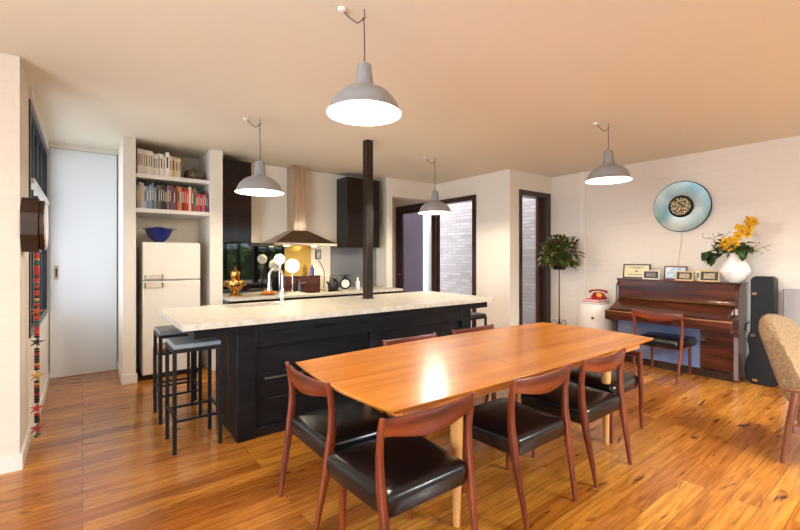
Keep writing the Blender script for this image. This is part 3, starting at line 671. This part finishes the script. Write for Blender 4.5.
MB().rings([[(5.84, y, .86), (5.84, y, .73), (5.56, y, .705), (5.56, y, .725)] for y in (py0 + .035, py1 - .035)]).build('fallboard', M_pianowood, pn, bevel=.006, smooth=False)
B(5.51, 5.78, py0 - .01, py1 + .01, .585, .70).build('keybed', M_pianowood, pn, bevel=.01, smooth=False)
B(5.5, 5.51, py0 - .01, py1 + .01, .69, .702).build('key_slip_edge', mat('pale_edge', 'a07048', .3), pn, smooth=False)
B(5.79, 5.81, py0 + .035, 1.74, .1, .585).build('lower_panel', M_pianowood, pn, smooth=False)
B(5.795, 5.81, 1.74, py1 - .035, .08, .585).build('knee_panel', mat('blue_grey_reflection', '62729c', .18, color2='8592b4', scale=(2, 3, 5)), pn, smooth=False)  # bluish reflected daylight painted into the panel colour
B(5.775, 5.81, py0 + .035, py1 - .035, 0, .09).build('toe_rail', M_pianodark, pn, smooth=False)
B(5.77, 5.781, py0 - .002, py0 + .037, .02, .5).build('edge_sheen', mat('pale_edge_sheen', '9c9894', .3, .8), pn, smooth=False)  # sheen of the shiny side edge, made as a pale strip
for y in (2.0, 2.14): MB().loft_x([(5.7, y, .055, .012, .006), (5.74, y, .06, .016, .007), (5.79, y, .06, .01, .006)]).build('pedal', M_brass, pn)
B(5.778, 5.8, py0 + .002, py0 + .03, .75, .82).build('candle_bracket', M_steel, pn, bevel=.003)

def pframe(label, y, wd, ht, x, fm, art, z=1.11, mat2=None, tilt=.14, ins=.012):
    t = thing('picture_frame', label, 'picture frame', (x, y, z), -PI / 2, 'framed pictures on the piano')
    t.rotation_euler = (0, 0, -PI / 2)
    tl = bpy.data.objects.new
    def lean(mb, name, m):
        o = mb.build(name, m, t, smooth=False); o.rotation_euler = (-tilt, 0, 0); return o
    f_ = ins
    lean(MB().box(-wd / 2, wd / 2, 0, .014, 0, f_).box(-wd / 2, wd / 2, 0, .014, ht - f_, ht).box(-wd / 2, -wd / 2 + f_, 0, .014, f_, ht - f_).box(wd / 2 - f_, wd / 2, 0, .014, f_, ht - f_), 'frame', fm)
    lean(B(-wd / 2 + f_, wd / 2 - f_, .006, .012, f_, ht - f_), 'backing', mat2 or M_white)
    k = .55 if mat2 else .9
    o = lean(B(-wd / 2 * k, wd / 2 * k, .004, .006, ht / 2 - ht / 2 * k * .88, ht / 2 + ht / 2 * k * .88), 'picture', art)
    lean(B(-.01, .01, .014, .018, .005, ht * .8), 'strut', M_black)
    return t
M_cert = mat('certificate_paper', 'e8dcb8', .6, color2='d8c696', scale=(20, 60, 60), nscale=2)
M_seascape = mat('seascape_print', '7fb0cc', .5, color2='e8e8e4', scale=(8, 8, 16), nscale=2)
M_photo = mat('grey_photo', '8a7a78', .5, color2='4a4648', scale=(50, 50, 50), nscale=1)
M_photo2 = mat('warm_photo', 'c8b088', .5, color2='6a5a4c', scale=(50, 50, 50), nscale=1)
M_lightwood = mat('light_frame_wood', 'd9b77c', .4); M_whitewood = mat('white_frame_wood', 'e4dcc8', .4); M_redwood = mat('red_brown_frame', '6c2418', .3)
f1 = pframe('black framed certificate at the left end on the piano', 2.545, .35, .195, 6.0, M_black, M_cert, ins=.017)
for k, (z, w_) in enumerate(((.155, .2), (.14, .1), (.05, .22))):
    o = B(-w_ / 2, w_ / 2, .0025, .004, z - .004, z + .003).build('text_line', mat('ink', '3c3428', .6), f1, smooth=False); o.rotation_euler = (-.14, 0, 0)
o = B(-.012, .012, .0025, .004, .085, .11).build('red_seal', mat('red_ink', 'b03020', .6), f1, smooth=False); o.rotation_euler = (-.14, 0, 0)
pframe('small white framed photo in front of the certificate on the piano', 2.325, .2, .115, 5.91, M_whitewood, M_photo, mat2=M_black)
pframe('red-brown framed seascape picture on the piano', 2.075, .26, .175, 6.0, M_redwood, M_seascape, ins=.016)
pframe('small light wood frame in front of the seascape on the piano', 1.945, .19, .115, 5.91, M_lightwood, M_photo2, mat2=M_black)
pframe('light wood frame standing behind the rightmost frame on the piano', 1.785, .2, .135, 6.0, M_lightwood, M_photo, mat2=M_whitewood)
pframe('light wood frame with dark mount, rightmost frame by the vase', 1.685, .2, .13, 5.9, M_lightwood, M_photo2, mat2=M_black)
# vase and flowers
VX, VY, VZ = 5.97, 1.455, 1.11
v = MB().lathe([(.0, 0), (.06, 0), (.105, .04), (.14, .11), (.146, .145), (.125, .2), (.085, .26), (.056, .3), (.05, .325), (.055, .335), (.044, .325), (.04, .29), (.0, .27)], n=36).build('vase', M_ceramic, loc=(VX, VY, VZ))
tag(v, 'round white ceramic vase on the right end of the piano', 'vase')
def S(dy, dz, dx=0): return (dx, dy, dz)
top = (0, 0, .3)
orch = thing('orchid_spray', 'yellow orchid spray in the white vase on the piano', 'flowers', (VX, VY, VZ))
stem = [top, (-.01, 0, .4), (-.04, -.05, .5), (-.05, -.11, .6), (-.06, -.16, .7)]
MB().tube(stem, .004, 6).build('stem', M_leafdark, orch)
def blossom(c, r):
    m = MB(); c = Vector(c); face = Vector((-1, .25, random.uniform(-.2, .3))).normalized()
    a = face.cross(Vector((0, 0, 1))).normalized(); b2 = face.cross(a)
    for k in range(5):
        an = 2 * PI * k / 5 + random.random() * .4; d = a * math.cos(an) + b2 * math.sin(an) + face * .25
        m.leaf(c, d, r, r * .75, 0, up=face)
    bl = m.build('blossom', M_yellow, orch, solid=.0015)
    MB().sphere(c + face * .008, .009, 8).build('blossom_centre', mat('red_brown_lip', '8a3a14', .5), bl)
for c_ in ((-.09, .08, .42), (-.1, .02, .4), (-.11, .06, .47), (-.08, .0, .48), (-.11, -.03, .44), (-.08, -.05, .53), (-.1, -.09, .57), (-.09, -.14, .55), (-.09, -.07, .62), (-.08, -.15, .62), (-.09, -.19, .68), (-.08, -.15, .7), (-.08, -.11, .59)): blossom(c_, .062)
fl = thing('vase_greenery', 'dark green leaves spilling over the rim of the white vase', 'foliage', (VX, VY, VZ))
MB().tube([top, (0, .03, .37), (-.04, .18, .36)], .004, 6).tube([top, (0, -.03, .37), (-.04, -.1, .4)], .004, 6).build('stem', M_leafdark, fl)
m = MB()
for _ in range(60):
    y = random.uniform(-.14, .2); z = .36 + random.uniform(-.04, .09) + (.12 if random.random() < .25 and 0 < y < .15 else 0)
    m.leaf((random.uniform(-.1, .04), y, z), (random.uniform(-1, .1), random.uniform(-1, 1), random.uniform(-.7, .5)), random.uniform(.07, .12), random.uniform(.045, .08))
for _ in range(12): m.leaf((random.uniform(-.12, -.04), random.uniform(.16, .24), random.uniform(.29, .36)), (random.uniform(-.4, 0), random.uniform(-.3, .6), -1), .11, .09)
for _ in range(8): m.leaf((random.uniform(-.1, -.04), random.uniform(-.12, -.04), random.uniform(.36, .42)), (random.uniform(-.4, 0), random.uniform(-.6, .3), -1), .11, .09)
m.build('leaves', M_leafdark, fl, solid=.0012)
def twig(label, pts, subs):
    m = MB().tube(pts, [.005 - .003 * i / (len(pts) - 1) for i in range(len(pts))], 6)
    for s_ in subs: m.tube(s_, [.0028] * (len(s_) - 1) + [.001], 5)
    for s_ in subs: m.sphere(s_[-1], .006, 6)
    tag(m.build('bare_twig', M_twig, loc=(VX, VY, VZ)), label, 'twig', 'bare twigs in the vase')
twig('bare budding twig reaching left out of the white vase', [top, (-.01, .08, .38), (-.03, .18, .48), (-.03, .25, .53)],
     [[(-.03, .18, .48), (-.03, .2, .56)], [(-.02, .13, .43), (-.02, .1, .52), (-.02, .05, .58)], [(-.03, .22, .51), (-.02, .3, .52), (-.02, .31, .57)], [(-.02, .1, .52), (-.02, .15, .57)]])
twig('bare budding twig reaching right out of the white vase', [top, (-.02, -.1, .34), (-.04, -.2, .37), (-.05, -.32, .42)],
     [[(-.04, -.2, .37), (-.04, -.25, .33)], [(-.03, -.15, .355), (-.03, -.2, .42), (-.02, -.22, .45)], [(-.05, -.26, .4), (-.04, -.3, .36)]])

# gong-like disc and its cord
g = thing('wall_disc', 'large round teal metal dish with patterned black centre on the brick wall', 'wall ornament', (WX - .002, 2.045, 2.05))
MB().lathe([(.0, -.01), (.2, -.012), (.305, -.03), (.318, -.05), (.318, -.062), (.3, -.06), (.22, -.05), (.12, -.055), (.0, -.06)], n=56, axis='x').build('dish', mat('teal_metal', '7fa3a4', .28, .9, color2='c8d0c8', scale=(3, 3, 3)), g)
MB().lathe([(.318, -.063), (.326, -.055), (.326, -.04), (.318, -.035)], n=56, axis='x', cap=False).build('rim', M_black, g)
MB().lathe([(.0, -.05), (.135, -.055), (.14, -.08), (.125, -.095), (.11, -.085), (.0, -.085)], n=40, axis='x').build('hub', M_black, g)
MB().lathe([(.0, -.086), (.112, -.084), (.112, -.09), (.0, -.094)], n=36, axis='x').build('fretwork', mat('gold_fretwork', '26241e', .4, color2='c8b888', scale=(1, 40, 40), nscale=1.2, lo=.48, hi=.54), g)
tag(MB().tube([(WX - .01, 2.05, 1.76), (WX - .008, 2.06, 1.6), (WX - .008, 2.09, 1.4), (WX - .008, 2.1, 1.15)], .004, 6).build('hanging_cord', mat('cream_flex', 'c8b48c', .6)), 'thin cream cord hanging below the round wall dish', 'cord')

# guitar case
gc = thing('guitar_case', 'black hard guitar case standing upright beside the piano', 'guitar case', (5.98, 1.195, 0))
def gout(s=1):
    half = [(0, 0), (.09, .0), (.14, .04), (.155, .14), (.145, .24), (.115, .34), (.12, .42), (.135, .48), (.12, .545), (.105, .58), (.1, .8), (.1, 1.15), (.08, 1.18), (0, 1.18)]
    r_ = [(-a * s, b * s + (1 - s) * .5) for a, b in half[1:-1]]
    return [(a * s, b * s + (1 - s) * .5) for a, b in half[:-1]] + [(0, 1.18 * s + (1 - s) * .5)] + list(reversed(r_))
MB().prism(gout(1), -.1, 0, 'x').build('front_shell', M_casehard, gc, bevel=.012)
MB().prism(gout(1), .004, .08, 'x').build('back_shell', M_casehard, gc, bevel=.012)
MB().prism(gout(1.012), -.001, .005, 'x').build('piping', mat('pale_green_piping', '3c4a38', .4), gc)
for y, z in ((.105, .98), (.12, .52), (.1, .03)): B(-.108, -.1, y - .06, y - .015, z, z + .03).build('latch', M_chrome, gc, bevel=.003)
MB().tube([(-.1, .135, .58), (-.13, .14, .6), (-.13, .13, .66), (-.1, .11, .68)], .008, 8).build('handle', M_casehard, gc)

# low grey flat panel on the wall
ph = thing('flat_wall_panel', 'grey flat panel on the brick wall behind the armchair', 'heater', (WX, .62, .5))
B(-.05, -.02, -.45, .45, 0, .55).build('panel', mat('grey_enamel_panel', 'a5a09c', .4), ph, bevel=.008); B(-.02, 0, -.3, .3, .1, .45).build('bracket', M_steel, ph)

# round white storage cabinet, magazines, telephone
st_ = thing('round_storage_unit', 'white cylindrical storage unit left of the piano', 'storage unit', (5.8, 3.01, 0))
M_wp = mat('white_plastic', 'e2ded6', .3)
for k in range(2):
    MB().lathe([(.0, k * .36 + .02), (.235, k * .36 + .02), (.24, k * .36 + .03), (.24, k * .36 + .375), (.235, k * .36 + .38), (.0, k * .36 + .38)], n=40).build('drum', M_wp, st_)
    a = R(200); MB().sphere((.24 * math.cos(a), .24 * math.sin(a), k * .36 + .2), .02, 12, (1, 1, 1)).build('finger_hole', M_black, st_)
MB().lathe([(.0, 0), (.2, 0), (.2, .02), (.0, .02)], n=30).build('base', M_black, st_)
for i, (c_, n_, w_, d_, rz) in enumerate((('b9b5b0', 'pale grey', .26, .34, .1), ('e6e2dc', 'white', .25, .33, -.1), ('c02828', 'red', .24, .32, .05), ('e8e4dc', 'white and thin', .24, .31, -.05), ('c84048', 'pinkish red', .19, .25, .12))):
    m = B(-d_ / 2, d_ / 2, -w_ / 2, w_ / 2, .0006, .0134).build('magazine', mat('mag_' + c_, c_, .4), smooth=False, loc=(5.8, 3.0, .741 + i * .0142)); m.rotation_euler.z = rz
    tag(m, '%s magazine in the stack on the white unit, %s from the bottom' % (n_, ORD[i]), 'magazine', 'magazines under the telephone')
ph = thing('telephone', 'red rotary telephone on the magazine stack by the piano', 'telephone', (5.8, 2.96, .8125), R(-55))
MB().rings([[(-.1, -.085, 0), (.1, -.085, 0), (.1, .085, 0), (-.1, .085, 0)], [(-.1, -.08, .02), (.1, -.08, .02), (.095, .08, .03), (-.095, .08, .03)], [(-.06, .0, .085), (.06, .0, .085), (.06, .06, .085), (-.06, .06, .085)]]).build('body', M_redplastic, ph, bevel=.01)
MB().tube([(-.115, .03, .085), (-.08, .03, .11), (0, .03, .118), (.08, .03, .11), (.115, .03, .085)], [.022, .014, .012, .014, .022], 12).build('handset', M_redplastic, ph)
d = MB().lathe([(.0, 0), (.034, 0), (.034, .008), (.0, .01)], n=24).build('dial', mat('gold_dial', 'd0a040', .4), ph); d.location = (0, -.045, .052); d.rotation_euler = (R(42), 0, 0)

# plant on iron stand
PX, PY = 5.72, 3.52
ps = thing('plant_stand', 'slender black iron plant stand with scrolled feet by the narrow door', 'plant stand', (PX, PY, 0))
MB().tube([(0, 0, .25), (0, 0, 1.22)], .009, 8).build('pole', M_iron, ps)
MB().lathe([(.0, 1.215), (.08, 1.22), (.11, 1.27), (.115, 1.27), (.085, 1.21), (.0, 1.205)], n=24).build('cup', M_iron, ps)
for k in range(3):
    a = k * 2 * PI / 3 + .5; c_, s_ = math.cos(a), math.sin(a)
    MB().tube([(r_ * c_, r_ * s_, z) for r_, z in ((0, .5), (.02, .36), (.07, .2), (.16, .05), (.2, .006))], .007, 8).build('leg', M_iron, ps)
    MB().tube([(r_ * c_, r_ * s_, z) for r_, z in ((0, .33), (.04, .42), (.09, .46), (.12, .43), (.11, .39), (.085, .4))], .005, 8).build('scroll', M_iron, ps)
pl = thing('bushy_plant', 'round bushy green and brownish plant on top of the iron stand', 'plant', (PX, PY, 1.222))
MB().lathe([(.0, 0), (.06, .005), (.085, .05), (.095, .14), (.08, .14), (.0, .12)], n=20).build('pot', mat('brown_pot', '4a3222', .7), pl)
cols = [(M_leafdark, 300), (mat('olive_leaf', '4f5219', .5), 220), (mat('russet_leaf', '553018', .55), 130), (mat('lime_leaf', '7f8c28', .5), 60)]
for m_, n_ in cols:
    mb = MB()
    for _ in range(n_):
        th, ph_ = random.uniform(0, 2 * PI), random.uniform(-.9, 1.4)
        rr = random.uniform(.06, .28); c = Vector((math.cos(th) * math.cos(ph_) * rr * 1.05, math.sin(th) * math.cos(ph_) * rr * 1.05, .24 + math.sin(ph_) * rr * .9))
        d = (c - Vector((0, 0, .2))).normalized() + Vector((random.uniform(-.6, .6), random.uniform(-.6, .6), random.uniform(-.6, .5)))
        mb.leaf(c, d, random.uniform(.06, .11), random.uniform(.035, .06), .25)
    o = mb.build('leaves', m_, pl, smooth=False)
mb = MB()
for _ in range(26):
    th, e = random.uniform(0, 2 * PI), random.uniform(-.5, 1.3); d = Vector((math.cos(th) * math.cos(e), math.sin(th) * math.cos(e), math.sin(e)))
    mb.tube([(0, 0, .12), Vector((0, 0, .22)) + d * .15, Vector((0, 0, .22)) + d * .28], .003, 5)
mb.build('stems', M_twig, pl)

# ------------------------------------------------------------ armchair
ac = thing('armchair', 'tan wool armchair with wooden frame at the right edge', 'armchair', (3.78, .66, 0))
M_acw = vein_wood('armchair_wood', '5c3220', '7c4a30', '94603e', (14, 14, 3), .3, .3)
for x in (0, .64):
    MB().loft_z([(x, 0, 0, .013, .016), (x, -.03, .25, .016, .023), (x, -.07, .5, .018, .027)]).build('leg', M_acw, ac)
    MB().loft_z([(x, -.6, 0, .016, .018), (x, -.57, .25, .02, .026), (x, -.55, .5, .02, .026)]).build('leg', M_acw, ac)
    B(x - .03, x + .03, -.66, 0.0, .5, .525).build('armrest', M_acw, ac, bevel=.01)
    B(x - .012, x + .012, -.56, -.05, .22, .28).build('side_rail', M_acw, ac, bevel=.005)
B(.02, .62, -.1, -.06, .22, .28).build('rear_rail', M_acw, ac, bevel=.005)
cushion(MB(), .56, .56, .56, .28, .15, .02).build('seat_cushion', M_fabric, ac).location = (.32, -.33, 0)
rr = []
for k in range(15):
    u = -1 + 2 * k / 14; x = .32 + u * .33
    wing = abs(u) ** 3
    ring = []
    for (yy, z, side) in [(-.02, .40, 0), (.03, .55, 0), (.08, .72, 0), (.12, .84, 0), (.13, .90, 0), (.105, .925, 1), (.06, .92, 1), (.03, .86, 1), (-.02, .72, 1), (-.09, .55, 1), (-.13, .40, 1), (-.08, .37, 1)]:
        zt = z + (.05 * math.cos(u * PI / 2) if z > .82 else 0) - (.04 * abs(u) ** 6 if z > .85 else 0)
        yv = yy + (.045 * (1 - u * u)) - (.05 * wing if side else .0)
        sh = 1 if abs(u) < .99 else .0
        cyy, czz = .02, .68
        if abs(u) > .99: yv = cyy + (yv - cyy) * .82 + (z - .68) * .03; zt = czz + (zt - czz) * .93
        ring.append((x, yv, zt))
    rr.append(ring)
MB().rings(rr).build('backrest', M_fabric, ac, sub=1)
